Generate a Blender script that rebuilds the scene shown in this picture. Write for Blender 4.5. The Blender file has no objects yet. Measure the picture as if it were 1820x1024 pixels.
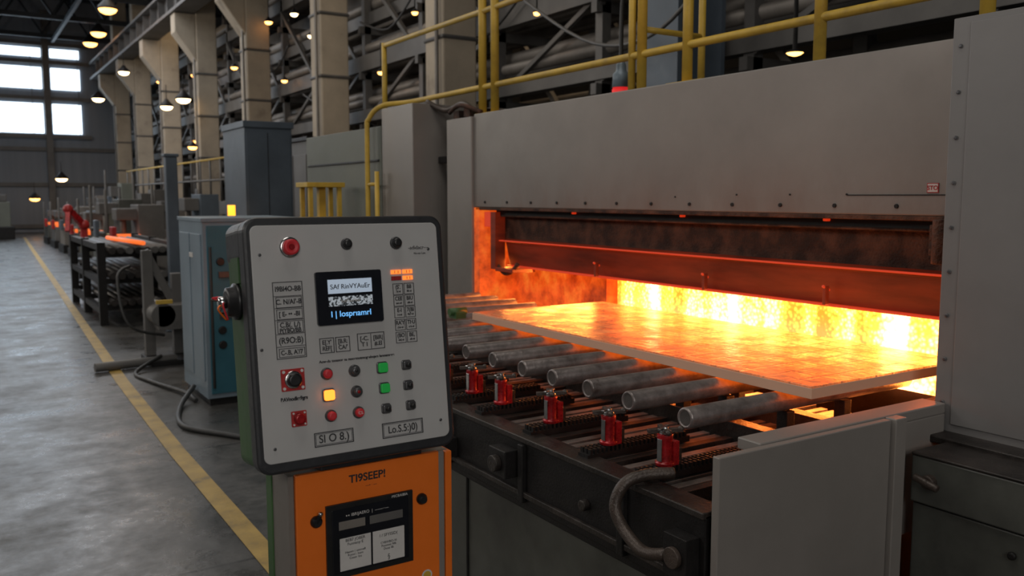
import bpy, bmesh, math, random
from mathutils import Vector, Matrix
random.seed(7)
C = bpy.context.scene.collection
bpy.context.scene.view_settings.view_transform = 'Standard'

# ------------------------------------------------------------ materials
def new_mat(name):
    m = bpy.data.materials.new(name); m.use_nodes = True
    nt = m.node_tree
    return m, nt, nt.nodes["Principled BSDF"]

def coords(nt, scale=(1, 1, 1)):
    tc = nt.nodes.new("ShaderNodeTexCoord"); mp = nt.nodes.new("ShaderNodeMapping")
    mp.inputs["Scale"].default_value = scale
    nt.links.new(tc.outputs["Object"], mp.inputs["Vector"])
    return mp.outputs["Vector"]

def noise(nt, vec, scale, detail=5, rough=.6):
    n = nt.nodes.new("ShaderNodeTexNoise")
    n.inputs["Scale"].default_value = scale; n.inputs["Detail"].default_value = detail
    n.inputs["Roughness"].default_value = rough
    nt.links.new(vec, n.inputs["Vector"]); return n.outputs["Fac"]

def ramp(nt, fac, stops):
    r = nt.nodes.new("ShaderNodeValToRGB")
    el = r.color_ramp.elements
    while len(el) < len(stops): el.new(.5)
    for e, (p, c) in zip(el, stops):
        e.position = p; e.color = (c[0], c[1], c[2], 1)
    nt.links.new(fac, r.inputs["Fac"]); return r.outputs["Color"]

def math_n(nt, op, a, b):
    n = nt.nodes.new("ShaderNodeMath"); n.operation = op
    for i, q in enumerate((a, b)):
        if isinstance(q, (int, float)): n.inputs[i].default_value = q
        else: nt.links.new(q, n.inputs[i])
    return n.outputs[0]

def maprange(nt, val, f0, f1, t0=0, t1=1):
    n = nt.nodes.new("ShaderNodeMapRange"); nt.links.new(val, n.inputs["Value"])
    n.inputs["From Min"].default_value = f0; n.inputs["From Max"].default_value = f1
    n.inputs["To Min"].default_value = t0; n.inputs["To Max"].default_value = t1
    return n.outputs[0]

def paint(name, col, rough=.5, metal=0.0, var=.2, scale=3, bump=.02, grime=None, stretch=(1, 1, 1), spec=.5):
    m, nt, b = new_mat(name)
    v = coords(nt, stretch)
    n = noise(nt, v, scale, 6, .65)
    lo = [c*(1-var) for c in col]; hi = [min(1, c*(1+var)) for c in col]
    stops = [(.3, lo), (.7, hi)]
    if grime: stops = [(.28, grime), (.42, lo), (.7, hi)]
    nt.links.new(ramp(nt, n, stops), b.inputs["Base Color"])
    b.inputs["Metallic"].default_value = metal; b.inputs["Specular IOR Level"].default_value = spec
    nt.links.new(maprange(nt, noise(nt, v, scale*4, 4), 0, 1, max(.05, rough-.12), min(1, rough+.12)), b.inputs["Roughness"])
    if bump:
        bp = nt.nodes.new("ShaderNodeBump"); bp.inputs["Strength"].default_value = bump*5
        bp.inputs["Distance"].default_value = .01
        nt.links.new(noise(nt, v, scale*10, 3), bp.inputs["Height"])
        nt.links.new(bp.outputs[0], b.inputs["Normal"])
    return m

def glow(name, col, strength, base=(.1, .1, .1)):
    m, nt, b = new_mat(name)
    b.inputs["Base Color"].default_value = (*base, 1)
    b.inputs["Emission Color"].default_value = (*col, 1)
    b.inputs["Emission Strength"].default_value = strength
    return m

M = {}
M['hood'] = paint("hood_grey_paint", (.24, .22, .203), .42, 0.1, .13, 1.3, .01)
M['column'] = paint("column_grey_paint", (.195, .188, .185), .45, .1, .10, 1.5, .01)
M['basegreen'] = paint("base_greygreen_paint", (.085, .088, .078), .45, .1, .25, 2.5, .01, (.04, .04, .038))
M['boxgreen'] = paint("box_green_grey", (.14, .15, .125), .55, 0, .15, 2)
M['black'] = paint("black_steel", (.011, .010, .010), .5, 0, .35, 12, .03, None, (1, 1, 1), .3)
M['blackplastic'] = paint("black_plastic", (.012, .012, .013), .4, 0, .2, 20, .0)
M['dirty'] = paint("greasy_bed_steel", (.034, .028, .025), .4, .3, .4, 9, .05, (.012, .010, .009))
M['slat'] = paint("worn_slat_steel", (.20, .18, .165), .4, .4, .35, 10, .04, (.06, .05, .045))
M['roller'] = paint("roller_steel", (.25, .22, .21), .34, .5, .28, 12, .03, (.11, .085, .075))
M['rollerend'] = paint("roller_bore", (.1, .09, .085), .55, .5, .25, 18, .02)
M['rust'] = paint("rusty_lintel", (.10, .042, .024), .7, .3, .6, 9, .15, (.02, .010, .007))
M['yellow'] = paint("yellow_paint", (.58, .38, .05), .5, 0, .15, 5, .02, (.34, .22, .04))
M['concrete'] = paint("concrete_pillar", (.46, .39, .30), .8, 0, .12, 1.2, .04, (.22, .18, .14))
M['steelblue'] = paint("blue_grey_steel", (.10, .125, .155), .5, .2, .18, 2)
M['steelgrey'] = paint("structural_grey", (.12, .115, .11), .55, .2, .25, 2)
M['pipe'] = paint("pipe_grey", (.21, .19, .17), .5, .3, .25, 2)
M['darkroof'] = paint("roof_dark", (.010, .012, .016), .8, 0, .3, 1)
M['truss'] = paint("truss_dark", (.025, .032, .042), .6, .2, .25, 1)
M['darkwall'] = paint("sidebay_wall", (.022, .02, .019), .8, 0, .4, .6)
M['wall'] = paint("far_cladding", (.20, .22, .25), .7, 0, .1, .5, .0, None, (8, 1, .2))
M['teal'] = paint("teal_cabinet_paint", (.035, .14, .19), .45, .1, .15, 2)
M['paleblue'] = paint("pale_cabinet_paint", (.20, .26, .31), .45, .1, .15, 2)
M['panelface'] = paint("panel_face_grey", (.44, .435, .43), .38, 0, .04, 6, .0)
M['bezel'] = paint("panel_charcoal", (.022, .023, .026), .45, 0, .15, 15, .01)
M['green'] = paint("housing_green", (.04, .10, .03), .5, 0, .25, 5, .01)
M['orange'] = paint("orange_paint", (.82, .17, .015), .42, 0, .07, 5, .0)
M['chrome'] = paint("chrome", (.6, .6, .6), .2, 1, .1, 10, 0)
M['darkmetal'] = paint("dark_button_metal", (.09, .09, .095), .35, .5, .2, 30, 0)
M['screen'] = paint("lcd_dark", (.008, .009, .013), .2, 0, .2, 10, 0)
M['paper'] = paint("paper_label", (.6, .58, .56), .6, 0, .06, 20, 0)
M['redgloss'] = paint("red_clamp_enamel", (.40, .012, .016), .28, .2, .3, 20, 0, (.10, .008, .01))
M['redplate'] = paint("red_plate", (.38, .02, .02), .4, 0, .2, 20, 0)
M['ink'] = paint("ink", (.02, .02, .024), .6, 0, .1, 20, 0)
M['hose'] = paint("rubber_hose", (.03, .03, .03), .5, 0, .2, 10, 0)
M['hookpipe'] = paint("hook_pipe", (.06, .045, .037), .4, .3, .4, 14, .05)
M['lampwarm'] = glow("lamp_warm", (1, .42, .10), 7)
M['lampwhite'] = glow("lamp_white", (1, .68, .34), 9)
M['ledorange'] = glow("button_lit_orange", (1, .20, .02), 3.2, (.5, .1, .02))
M['ledgreen'] = glow("button_lit_green", (.02, .8, .10), .12, (.01, .22, .045))
M['ledred'] = glow("button_red", (.9, .03, .03), .05, (.42, .02, .03))
M['ledamber'] = glow("led_amber", (1, .2, .03), 1.4, (.5, .1, .02))
M['screenlight'] = glow("lcd_light", (.55, .68, .85), .45, (.2, .2, .2))
M['screenblue'] = glow("lcd_blue_text", (.15, .5, 1), 1.0)
M['window'] = glow("daylight_pane", (.72, .86, 1), 3.6)
M['yellowlamp'] = glow("amber_lamp", (1, .38, .02), 2.5)
M['hotbar'] = glow("added_red_glow", (1, .16, .02), 1.0, (.3, .1, .05))
M['hotedge'] = glow("dull_red_hot_steel", (1, .05, .01), .5, (.15, .04, .02))
M['beaconred'] = glow("beacon_red", (1, .03, .03), .5, (.5, .02, .02))
M['stain'] = glow("slab_edge_hot", (1, .25, .06), .07, (.50, .37, .28))
M['under'] = glow("slab_underside_fill", (1, .15, .012), 2.6, (.3, .15, .08))  # emissive underside added to throw orange onto the rollers

# hood panel with warm furnace light spill painted in above the mouth (object z = height)
m, nt, b = new_mat("hood_light_spill"); v = coords(nt)
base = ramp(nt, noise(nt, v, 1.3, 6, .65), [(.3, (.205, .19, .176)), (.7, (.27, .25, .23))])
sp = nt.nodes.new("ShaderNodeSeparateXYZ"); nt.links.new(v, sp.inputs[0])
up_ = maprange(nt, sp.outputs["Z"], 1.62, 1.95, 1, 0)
spill_f = math_n(nt, 'MULTIPLY', math_n(nt, 'POWER', up_, 1.6), maprange(nt, noise(nt, coords(nt, (1, 1, .5)), 2.4, 7, .7), .35, .7, .05, 1))
mxh = nt.nodes.new("ShaderNodeMix"); mxh.data_type = 'RGBA'; nt.links.new(math_n(nt, 'MULTIPLY', spill_f, .75), mxh.inputs[0])
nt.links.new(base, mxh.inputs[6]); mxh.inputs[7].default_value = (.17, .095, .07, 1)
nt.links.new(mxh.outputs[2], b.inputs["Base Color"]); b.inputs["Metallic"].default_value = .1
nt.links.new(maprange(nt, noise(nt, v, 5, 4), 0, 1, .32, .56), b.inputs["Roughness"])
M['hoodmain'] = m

m, nt, b = new_mat("lcd_noise"); v = coords(nt)
r = ramp(nt, noise(nt, v, 220, 2), [(.47, (.02, .025, .03)), (.53, (.45, .5, .55))])
nt.links.new(r, b.inputs["Base Color"]); nt.links.new(r, b.inputs["Emission Color"]); b.inputs["Emission Strength"].default_value = .35
M['lcdnoise'] = m

m, nt, b = new_mat("firelit_flange_steel"); v = coords(nt, (1, .5, 3))
r = ramp(nt, noise(nt, v, 5, 6), [(.3, (.05, .012, .006)), (.7, (.14, .035, .018))])
nt.links.new(r, b.inputs["Base Color"]); b.inputs["Roughness"].default_value = .5; b.inputs["Metallic"].default_value = .3
r2 = ramp(nt, noise(nt, v, 3, 6), [(.35, (.06, .004, .001)), (.7, (.26, .018, .003))])  # red emission paints the firelight falling on the flange
nt.links.new(r2, b.inputs["Emission Color"]); b.inputs["Emission Strength"].default_value = .45
M['flange'] = m

m, nt, b = new_mat("firelit_refractory"); v = coords(nt)
r = ramp(nt, noise(nt, v, 9, 8, .7), [(.35, (.10, .03, .015)), (.65, (.45, .16, .06))])
nt.links.new(r, b.inputs["Base Color"]); b.inputs["Roughness"].default_value = .9
r2 = ramp(nt, noise(nt, v, 5, 8, .65), [(.34, (.16, .008, .001)), (.52, (.75, .08, .006)), (.72, (1, .24, .025))])  # orange emission paints the furnace light on this wall
nt.links.new(r2, b.inputs["Emission Color"]); b.inputs["Emission Strength"].default_value = .8
M['refractory'] = m

# furnace glow: irregular burner columns with a mottled surface
m, nt, b = new_mat("furnace_glow"); v = coords(nt, (0, 1, .15))
n1 = noise(nt, v, 5.2, 2, .5)
vor = nt.nodes.new("ShaderNodeTexVoronoi"); vor.inputs["Scale"].default_value = 55; nt.links.new(coords(nt), vor.inputs["Vector"])
mx = math_n(nt, 'ADD', math_n(nt, 'MULTIPLY', vor.outputs["Distance"], -.18), n1)
col = ramp(nt, mx, [(.26, (1, .095, .004)), (.40, (1, .14, .012)), (.56, (1, .26, .08))])
nt.links.new(col, b.inputs["Emission Color"]); nt.links.new(maprange(nt, mx, .28, .58, 4.5, 20), b.inputs["Emission Strength"])
M['furnace'] = m

# hot slab: emission holds its heat plus painted furnace reflections, rising toward +X and -Y; panel grid; painted glints
m, nt, b = new_mat("hot_slab"); v = coords(nt)
r = ramp(nt, noise(nt, v, 3, 6), [(.3, (.42, .25, .14)), (.7, (.62, .38, .22))])
brk = nt.nodes.new("ShaderNodeTexBrick"); nt.links.new(v, brk.inputs["Vector"])
brk.inputs["Scale"].default_value = 5.5; brk.inputs["Mortar Size"].default_value = .035; brk.offset = .0
brk.inputs["Mortar Smooth"].default_value = .6
brk.inputs["Brick Width"].default_value = .5; brk.inputs["Row Height"].default_value = .6
sep = nt.nodes.new("ShaderNodeSeparateXYZ"); nt.links.new(v, sep.inputs[0])
hx = maprange(nt, sep.outputs["X"], -.62, .36); hy = maprange(nt, sep.outputs["Y"], 1.2, -.3, .42, 1)
heat = math_n(nt, 'MULTIPLY', hx, hy)  # slab heat plus painted furnace reflections
nz = maprange(nt, noise(nt, v, 5, 6, .6), .35, .65, .4, 1.25)
heat = math_n(nt, 'MULTIPLY', heat, nz)
line = maprange(nt, brk.outputs["Fac"], 0, 1, 1, .42)
heat = math_n(nt, 'MULTIPLY', heat, line)
spk = maprange(nt, noise(nt, v, 70, 3, .7), .42, .62, .7, 1.35)
heat = math_n(nt, 'MULTIPLY', heat, spk)
nt.links.new(r, b.inputs["Base Color"]); b.inputs["Metallic"].default_value = .35
nt.links.new(maprange(nt, noise(nt, v, 9, 5), .3, .7, .12, .42), b.inputs["Roughness"])
ec = ramp(nt, heat, [(.05, (1, .11, .01)), (.45, (1, .21, .02)), (.85, (1, .40, .06))])
nt.links.new(ec, b.inputs["Emission Color"]); nt.links.new(math_n(nt, 'MULTIPLY', heat, 1.55), b.inputs["Emission Strength"])
bp = nt.nodes.new("ShaderNodeBump"); bp.inputs["Strength"].default_value = .38; bp.inputs["Distance"].default_value = .01
nt.links.new(math_n(nt, 'ADD', noise(nt, v, 11, 6), math_n(nt, 'MULTIPLY', brk.outputs["Fac"], -.3)), bp.inputs["Height"]); nt.links.new(bp.outputs[0], b.inputs["Normal"])
M['slab'] = m

# floor
m, nt, b = new_mat("polished_concrete_floor"); v = coords(nt)
r = ramp(nt, noise(nt, v, .7, 8, .7), [(.3, (.038, .037, .037)), (.5, (.075, .073, .07)), (.7, (.12, .116, .109))])
spk = ramp(nt, noise(nt, v, 14, 6, .8), [(.35, (.6, .6, .6)), (.6, (1, 1, 1))])
mxc = nt.nodes.new("ShaderNodeMix"); mxc.data_type = 'RGBA'; mxc.blend_type = 'MULTIPLY'; mxc.inputs[0].default_value = 1
nt.links.new(r, mxc.inputs[6]); nt.links.new(spk, mxc.inputs[7])
br = nt.nodes.new("ShaderNodeTexBrick"); nt.links.new(v, br.inputs["Vector"]); br.offset = .0
br.inputs["Scale"].default_value = 1; br.inputs["Brick Width"].default_value = 3.1; br.inputs["Row Height"].default_value = 2.0; br.inputs["Mortar Size"].default_value = .012
mj = nt.nodes.new("ShaderNodeMix"); mj.data_type = 'RGBA'
nt.links.new(br.outputs["Fac"], mj.inputs[0]); nt.links.new(mxc.outputs[2], mj.inputs[6]); mj.inputs[7].default_value = (.02, .02, .02, 1)
nt.links.new(mj.outputs[2], b.inputs["Base Color"])
nt.links.new(maprange(nt, noise(nt, v, 1.6, 8, .75), .32, .68, .16, .55), b.inputs["Roughness"])
bp = nt.nodes.new("ShaderNodeBump"); bp.inputs["Strength"].default_value = .2; bp.inputs["Distance"].default_value = .01
nt.links.new(noise(nt, v, 8, 6), bp.inputs["Height"]); nt.links.new(bp.outputs[0], b.inputs["Normal"])
M['floor'] = m
M['lineyellow'] = paint("floor_line_paint", (.44, .29, .07), .5, 0, .2, 5, .02, (.11, .09, .06))

# ------------------------------------------------------------ builder
class B:
    def __init__(s, name): s.name = name; s.bm = bmesh.new(); s.mats = []
    def mi(s, k):
        if k not in s.mats: s.mats.append(k)
        return s.mats.index(k)
    def face(s, vs, k, smooth=False):
        try:
            f = s.bm.faces.new(vs); f.material_index = s.mi(k); f.smooth = smooth
        except ValueError: pass
    def box(s, x0, x1, y0, y1, z0, z1, k):
        v = [s.bm.verts.new(p) for p in [(x0,y0,z0),(x1,y0,z0),(x1,y1,z0),(x0,y1,z0),(x0,y0,z1),(x1,y0,z1),(x1,y1,z1),(x0,y1,z1)]]
        for q in [(3,2,1,0),(4,5,6,7),(0,1,5,4),(1,2,6,5),(2,3,7,6),(3,0,4,7)]: s.face([v[i] for i in q], k)
        return s
    def beam(s, p0, p1, w, h, k):
        p0 = Vector(p0); p1 = Vector(p1); d = (p1-p0).normalized()
        up = Vector((0,0,1)) if abs(d.z) < .95 else Vector((0,1,0))
        a = d.cross(up).normalized()*w/2; c = a.normalized().cross(d).normalized()*h/2
        A = [s.bm.verts.new(p0+x) for x in (-a-c, a-c, a+c, -a+c)]; E = [s.bm.verts.new(p1+x) for x in (-a-c, a-c, a+c, -a+c)]
        s.face(A[::-1], k); s.face(E, k)
        for i in range(4): s.face([A[i], A[(i+1)%4], E[(i+1)%4], E[i]], k)
        return s
    def ring(s, c, d, r, n):
        d = d.normalized(); up = Vector((0,0,1)) if abs(d.z) < .9 else Vector((0,1,0))
        a = d.cross(up).normalized(); e = d.cross(a).normalized()
        return [s.bm.verts.new(c + a*math.cos(t)*r + e*math.sin(t)*r) for t in [2*math.pi*i/n for i in range(n)]]
    def lathe(s, p0, p1, prof, k, n=24, caps=True):
        p0 = Vector(p0); p1 = Vector(p1); d = (p1-p0).normalized(); rings = []
        for t, r in prof: rings.append(s.ring(p0+d*t, d, max(r, .0002), n))
        for A, E in zip(rings, rings[1:]):
            for i in range(n): s.face([A[i], A[(i+1)%n], E[(i+1)%n], E[i]], k, True)
        if caps: s.face(rings[0], k); s.face(rings[-1], k)
        return s
    def cyl(s, p0, p1, r, k, n=20):
        return s.lathe(p0, p1, [(0, r), ((Vector(p1)-Vector(p0)).length, r)], k, n)
    def tube(s, pts, r, k, n=12, sub=6):
        P = [Vector(p) for p in pts]
        if sub > 1 and len(P) > 2:
            Q = []
            for i in range(len(P)-1):
                a = P[max(i-1,0)]; b_ = P[i]; c = P[i+1]; d = P[min(i+2, len(P)-1)]
                for j in range(sub):
                    t = j/sub
                    Q.append(.5*((2*b_)+(-a+c)*t+(2*a-5*b_+4*c-d)*t*t+(-a+3*b_-3*c+d)*t**3))
            Q.append(P[-1]); P = Q
        prev = None; ref = None
        for i, p in enumerate(P):
            d = (P[min(i+1, len(P)-1)]-P[max(i-1, 0)]).normalized()
            if ref is None:
                up = Vector((0,0,1)) if abs(d.z) < .9 else Vector((0,1,0)); ref = d.cross(up).normalized()
            ref = (ref - d*ref.dot(d)).normalized(); e = d.cross(ref)
            R = [s.bm.verts.new(p+ref*math.cos(t)*r+e*math.sin(t)*r) for t in [2*math.pi*j/n for j in range(n)]]
            if prev:
                for j in range(n): s.face([prev[j], prev[(j+1)%n], R[(j+1)%n], R[j]], k, True)
            else: s.face(R, k)
            prev = R
        s.face(prev, k); return s
    def sphere(s, c, r, k, n=14):
        c = Vector(c)
        return s.lathe(c-Vector((0,0,r)), c+Vector((0,0,r)), [(r-r*math.cos(math.pi*i/8), r*math.sin(math.pi*i/8)) for i in range(9)], k, n)
    def rrect(s, x0, x1, z0, z1, r, y0, y1, k, n=8):
        pts = []
        for cx, cz, a0 in [(x1-r, z1-r, 0), (x0+r, z1-r, 90), (x0+r, z0+r, 180), (x1-r, z0+r, 270)]:
            for i in range(n+1):
                t = math.radians(a0+90*i/n); pts.append((cx+r*math.cos(t), cz+r*math.sin(t)))
        A = [s.bm.verts.new((x, y0, z)) for x, z in pts]; E = [s.bm.verts.new((x, y1, z)) for x, z in pts]
        s.face(A, k); s.face(E[::-1], k); L = len(pts)
        for i in range(L): s.face([A[i], E[i], E[(i+1)%L], A[(i+1)%L]], k)
        return s
    def prism_y(s, prof, y0, y1, k):
        A = [s.bm.verts.new((x, y0, z)) for x, z in prof]; E = [s.bm.verts.new((x, y1, z)) for x, z in prof]
        s.face(A, k); s.face(E[::-1], k); L = len(prof)
        for i in range(L): s.face([A[i], E[i], E[(i+1)%L], A[(i+1)%L]], k)
        return s
    def done(s, parent=None, bevel=0, loc=None, origin=None):
        bmesh.ops.recalc_face_normals(s.bm, faces=s.bm.faces)
        if origin is not None: bmesh.ops.translate(s.bm, verts=s.bm.verts, vec=-Vector(origin)); loc = origin
        me = bpy.data.meshes.new(s.name); s.bm.to_mesh(me); s.bm.free()
        for k in s.mats: me.materials.append(M[k])
        o = bpy.data.objects.new(s.name, me); C.objects.link(o)
        if loc is not None: o.location = loc
        if parent: o.parent = parent
        if bevel:
            bv = o.modifiers.new("bevel", 'BEVEL'); bv.width = bevel; bv.segments = 2; bv.limit_method = 'ANGLE'; bv.angle_limit = math.radians(50)
        return o

def empty(name, loc=(0,0,0), rot=(0,0,0)):
    o = bpy.data.objects.new(name, None); C.objects.link(o); o.location = loc; o.rotation_euler = rot; o.empty_display_size = .1; return o

def text(name, body, loc, rot, size, k, parent=None, align='CENTER', sx=1.0, bold=0.0):
    cu = bpy.data.curves.new(name, 'FONT'); cu.body = body; cu.size = size; cu.align_x = align; cu.align_y = 'CENTER'
    cu.extrude = .0003; cu.offset = bold; cu.materials.append(M[k])
    o = bpy.data.objects.new(name, cu); C.objects.link(o); o.location = loc; o.rotation_euler = rot; o.scale = (sx, 1, 1)
    if parent: o.parent = parent
    return o
RF = (math.radians(90), 0, 0)                       # facing -Y
RS = (math.radians(90), 0, math.radians(-90))       # facing -X

# ------------------------------------------------------------ room
XL, XR, YB, YF, ZC = -8, 12.5, -7, 48, 11.5
B("floor").box(XL, XR, YB, YF, -.2, 0, 'floor').done()
B("ceiling").box(XL, XR, YB, YF, ZC, ZC+.2, 'darkroof').done()
B("wall_left").box(XL-.2, XL, YB, YF, 0, ZC, 'wall').done()
B("wall_right").box(XR, XR+.2, YB, YF, 0, ZC, 'darkwall').done()
B("wall_back").box(XL, XR, YB-.2, YB, 0, ZC, 'wall').done()
w = B("wall_far").box(XL, XR, YF, YF+.2, 0, ZC, 'wall')
for z in (0.2, 2.2, 3.9): w.box(XL, XR, YF-.12, YF, z, z+.18, 'steelgrey')
w.done()
wi = B("window_1")
for (z0, z1) in ((4.75, 6.15), (6.85, 7.85), (8.35, 8.75)):
    for (x0, x1) in ((-7.5, -3.4), (-3.1, .6), (.9, 3.95), (4.35, 5.6)):
        wi.box(x0, x1, YF-.06, YF-.02, z0, z1, 'window')
wi.done()
wf = B("trim_1")
for x in (-3.35, .65, 4.0): wf.box(x, x+.28, YF-.35, YF-.08, 0, 10.5, 'steelgrey')
for z in (4.5, 6.3, 8.0, 8.85): wf.box(XL, 6, YF-.25, YF-.08, z, z+.18, 'steelgrey')
for x in range(-7, 6, 2):
    wf.box(x+.5, x+.53, YF-.1, YF-.07, 4.6, 8.7, 'steelgrey')
wf.done()

# yellow floor line
l = B("floor_line")
pl = [(-3, 1.16), (3.9, 1.17), (6, 1.18), (8.6, 1.235), (14.65, 1.46), (28.6, 1.99), (42, 2.5)]
pv = [(l.bm.verts.new((x-.055, y, .004)), l.bm.verts.new((x+.055, y, .004))) for y, x in pl]
for a_, b_ in zip(pv, pv[1:]): l.face([a_[0], a_[1], b_[1], b_[0]], 'lineyellow')
l.done()

# columns
def column(y, w=.62):
    b = B("concrete_column"); x = 7.0
    b.box(x-w/2, x+w/2, y-w/2, y+w/2, 0, 11.4, 'concrete')
    b.box(x-w/2-.06, x+w/2+.06, y-w/2-.06, y+w/2+.06, 0, .5, 'concrete')
    b.prism_y([(x-w/2, 5.9), (x-w/2-.62, 6.75), (x-w/2-.62, 7.34), (x-w/2, 7.34)], y-w/2+.02, y+w/2-.02, 'concrete')
    for z in (2.9, 4.2, 5.5): b.box(x-w/2-.03, x+w/2+.03, y-w/2-.03, y+w/2+.03, z, z+.07, 'steelgrey')
    b.cyl((x-w/2-.06, y-w/2+.1, .5), (x-w/2-.06, y-w/2+.1, 6.4), .035, 'pipe', 8).box(x-w/2-.12, x-w/2, y-.15, y+.1, 1.5, 1.95, 'steelgrey')
    return b.done(bevel=.03)
for y in (12.8, 18.2, 23.6, 29.0, 34.4, 39.8, 45.0): column(y)
b = B("steel_column")
x, y = 7.1, 7.5
b.box(x-.36, x-.3, y-.3, y+.3, 0, 11.4, 'steelblue').box(x+.3, x+.36, y-.3, y+.3, 0, 11.4, 'steelblue').box(x-.3, x+.3, y-.03, y+.03, 0, 11.4, 'steelblue')
b.box(x-.2, x-.17, y-.2, y-.03, 0, 11.4, 'steelgrey')
b.done()

g = B("crane_girder")
g.box(6.0, 6.65, -5, 47.5, 7.35, 7.45, 'steelgrey').box(6.28, 6.36, -5, 47.5, 7.45, 8.1, 'steelgrey').box(6.0, 6.65, -5, 47.5, 8.1, 8.18, 'steelgrey')
g.box(6.28, 6.36, -5, 47.5, 8.18, 8.3, 'black')
y = -4
while y < 47: g.box(6.08, 6.56, y, y+.03, 7.45, 8.1, 'steelgrey'); y += 1.35
g.done()

t = B("roof_trusses")
for i, y in enumerate(range(2, 48, 5)):
    t.box(XL, 12.4, y-.08, y+.08, 9.1, 9.3, 'truss').box(XL, 12.4, y-.08, y+.08, 10.9, 11.1, 'truss')
    x = XL
    while x < 12:
        t.beam((x, y, 9.3), (x+1, y, 10.9), .09, .09, 'truss'); t.beam((x+1, y, 10.9), (x+2, y, 9.3), .09, .09, 'truss'); x += 2
for x in (-6, -3, 0, 3, 5.2): t.box(x, x+.1, -6, 47.5, 10.8, 10.95, 'truss')
for x in (1.5, 4.4): t.box(x, x+.12, -6, 47.5, 9.0, 9.15, 'truss')
t.done()

# side-bay structure behind the columns
s = B("pipe_rack")
for (x, z, w_, h_) in ((7.55, 3.3, .22, .25), (7.5, 4.35, .15, .32), (7.7, 5.35, .2, .25), (8.4, 6.2, .3, .35), (8.9, 3.9, .3, .3), (9.3, 5.2, .3, .3), (7.6, 6.55, .15, .3), (8.2, 7.3, .25, .3), (9.5, 2.5, .4, .3)):
    s.box(x, x+w_, 3, 47, z, z+h_, 'steelgrey')
for (x, z, r) in ((7.75, 3.75, .09), (8.0, 3.95, .12), (7.7, 4.85, .10), (8.05, 5.0, .15), (8.4, 4.6, .12), (7.9, 5.8, .13), (8.3, 6.9, .18), (8.7, 5.6, .2), (7.75, 7.05, .09), (8.6, 2.9, .13), (9.0, 4.6, .16), (9.6, 6.6, .3), (9.8, 3.4, .2), (7.7, 2.4, .1)):
    s.cyl((x, 3, z), (x, 47, z), r, random.choice(['pipe', 'pipe', 'steelgrey']), 14)
y = 4.2
while y < 46:
    s.box(7.6, 7.75, y, y+.15, 0, 9, 'steelgrey'); s.box(9.6, 9.8, y, y+.2, 0, 9, 'steelgrey')
    for z in (3.2, 4.3, 5.25, 6.1, 7.2): s.box(7.5, 9.9, y, y+.12, z-.1, z+.05, 'steelgrey')
    s.beam((7.6, y, 4.3), (7.6, y+2.7, 6.5), .08, .08, 'steelgrey'); s.beam((7.62, y+2.7, 3.3), (7.62, y+.2, 4.4), .07, .07, 'steelgrey')
    s.beam((9.5, y, 2.3), (9.5, y+2.7, 5.2), .1, .1, 'pipe')
    y += 2.7
s.done()
for i in range(6):
    s = B("hanging_cable")
    y = 4+i*3.6; x = 7.38; z = 4.2+random.random()*2.3
    s.tube([(x, y, z), (x, y+1.2, z-.5), (x, y+2.6, z-.15)], .02, 'hose', 8); s.done()
s = B("hanging_cable"); s.tube([(5.6, 5.6, 3.6), (5.8, 6.6, 3.25), (6.2, 8.2, 3.5), (6.6, 10.5, 4.6)], .02, 'steelgrey', 8); s.done()

# lamps (small luminaires)
def lamp(x, y, z, r=.14, k='lampwarm', drop=.5):
    b = B("pendant_or_bulkhead_lamp")
    b.lathe((x, y, z+.02), (x, y, z+.5), [(0, r*1.1), (r*.3, r*1.05), (r*.9, r*.5), (r*1.3, r*.25)], 'black', 16)
    b.lathe((x, y, z-r*.45), (x, y, z+1), [(0, r*.4), (r*.2, r*.8), (r*.45+.02, r)], k, 16)
    b.cyl((x, y, z+r*1.2), (x, y, z+r*1.2+drop), .012, 'black', 6)
    b.done()
for q in [(4.9, 33.5, 8.1, .3), (5.5, 40.3, 8.4, .3), (5.7, 44.4, 8.6, .3), (7.2, 23.0, 6.2, .1), (7.1, 20.7, 6.0, .09), (6.2, 28.5, 4.67, .22), (6.2, 31, 4.66, .2),
          (5.9, 26.2, 3.1, .13), (5.6, 42, 5.9, .25), (4.3, 45, 2.5, .25), (3.2, 45.3, 1.6, .22), (7.1, 26, 5.4, .1), (7.2, 16, 4.1, .07), (7.25, 22, 4.6, .08), (7.25, 20, 5.4, .08),
          (7.2, 10.6, 4.3, .05), (7.2, 31.3, 5.8, .12), (7.2, 37, 6.2, .14), (7.2, 31.6, 3.6, .12), (5.8, 36.5, 6.4, .2), (7.25, 14.6, 5.0, .06), (4.2, 29.5, 8.3, .22)]:
    lamp(*q, k='lampwarm' if q[2] > 7 else random.choice(['lampwarm', 'lampwarm', 'lampwhite']))
b = B("pendant_or_bulkhead_lamp"); b.lathe((6.0, 5.0, 2.87), (6, 5, 4), [(0, .02), (.01, .05), (.025, .07)], 'lampwarm', 16).lathe((6.0, 5.0, 2.895), (6, 5, 8), [(0, .075), (.015, .07), (.03, .02), (1.6, .012)], 'black', 16); b.done()  # small bulkhead lamp on a thin stem

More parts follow.
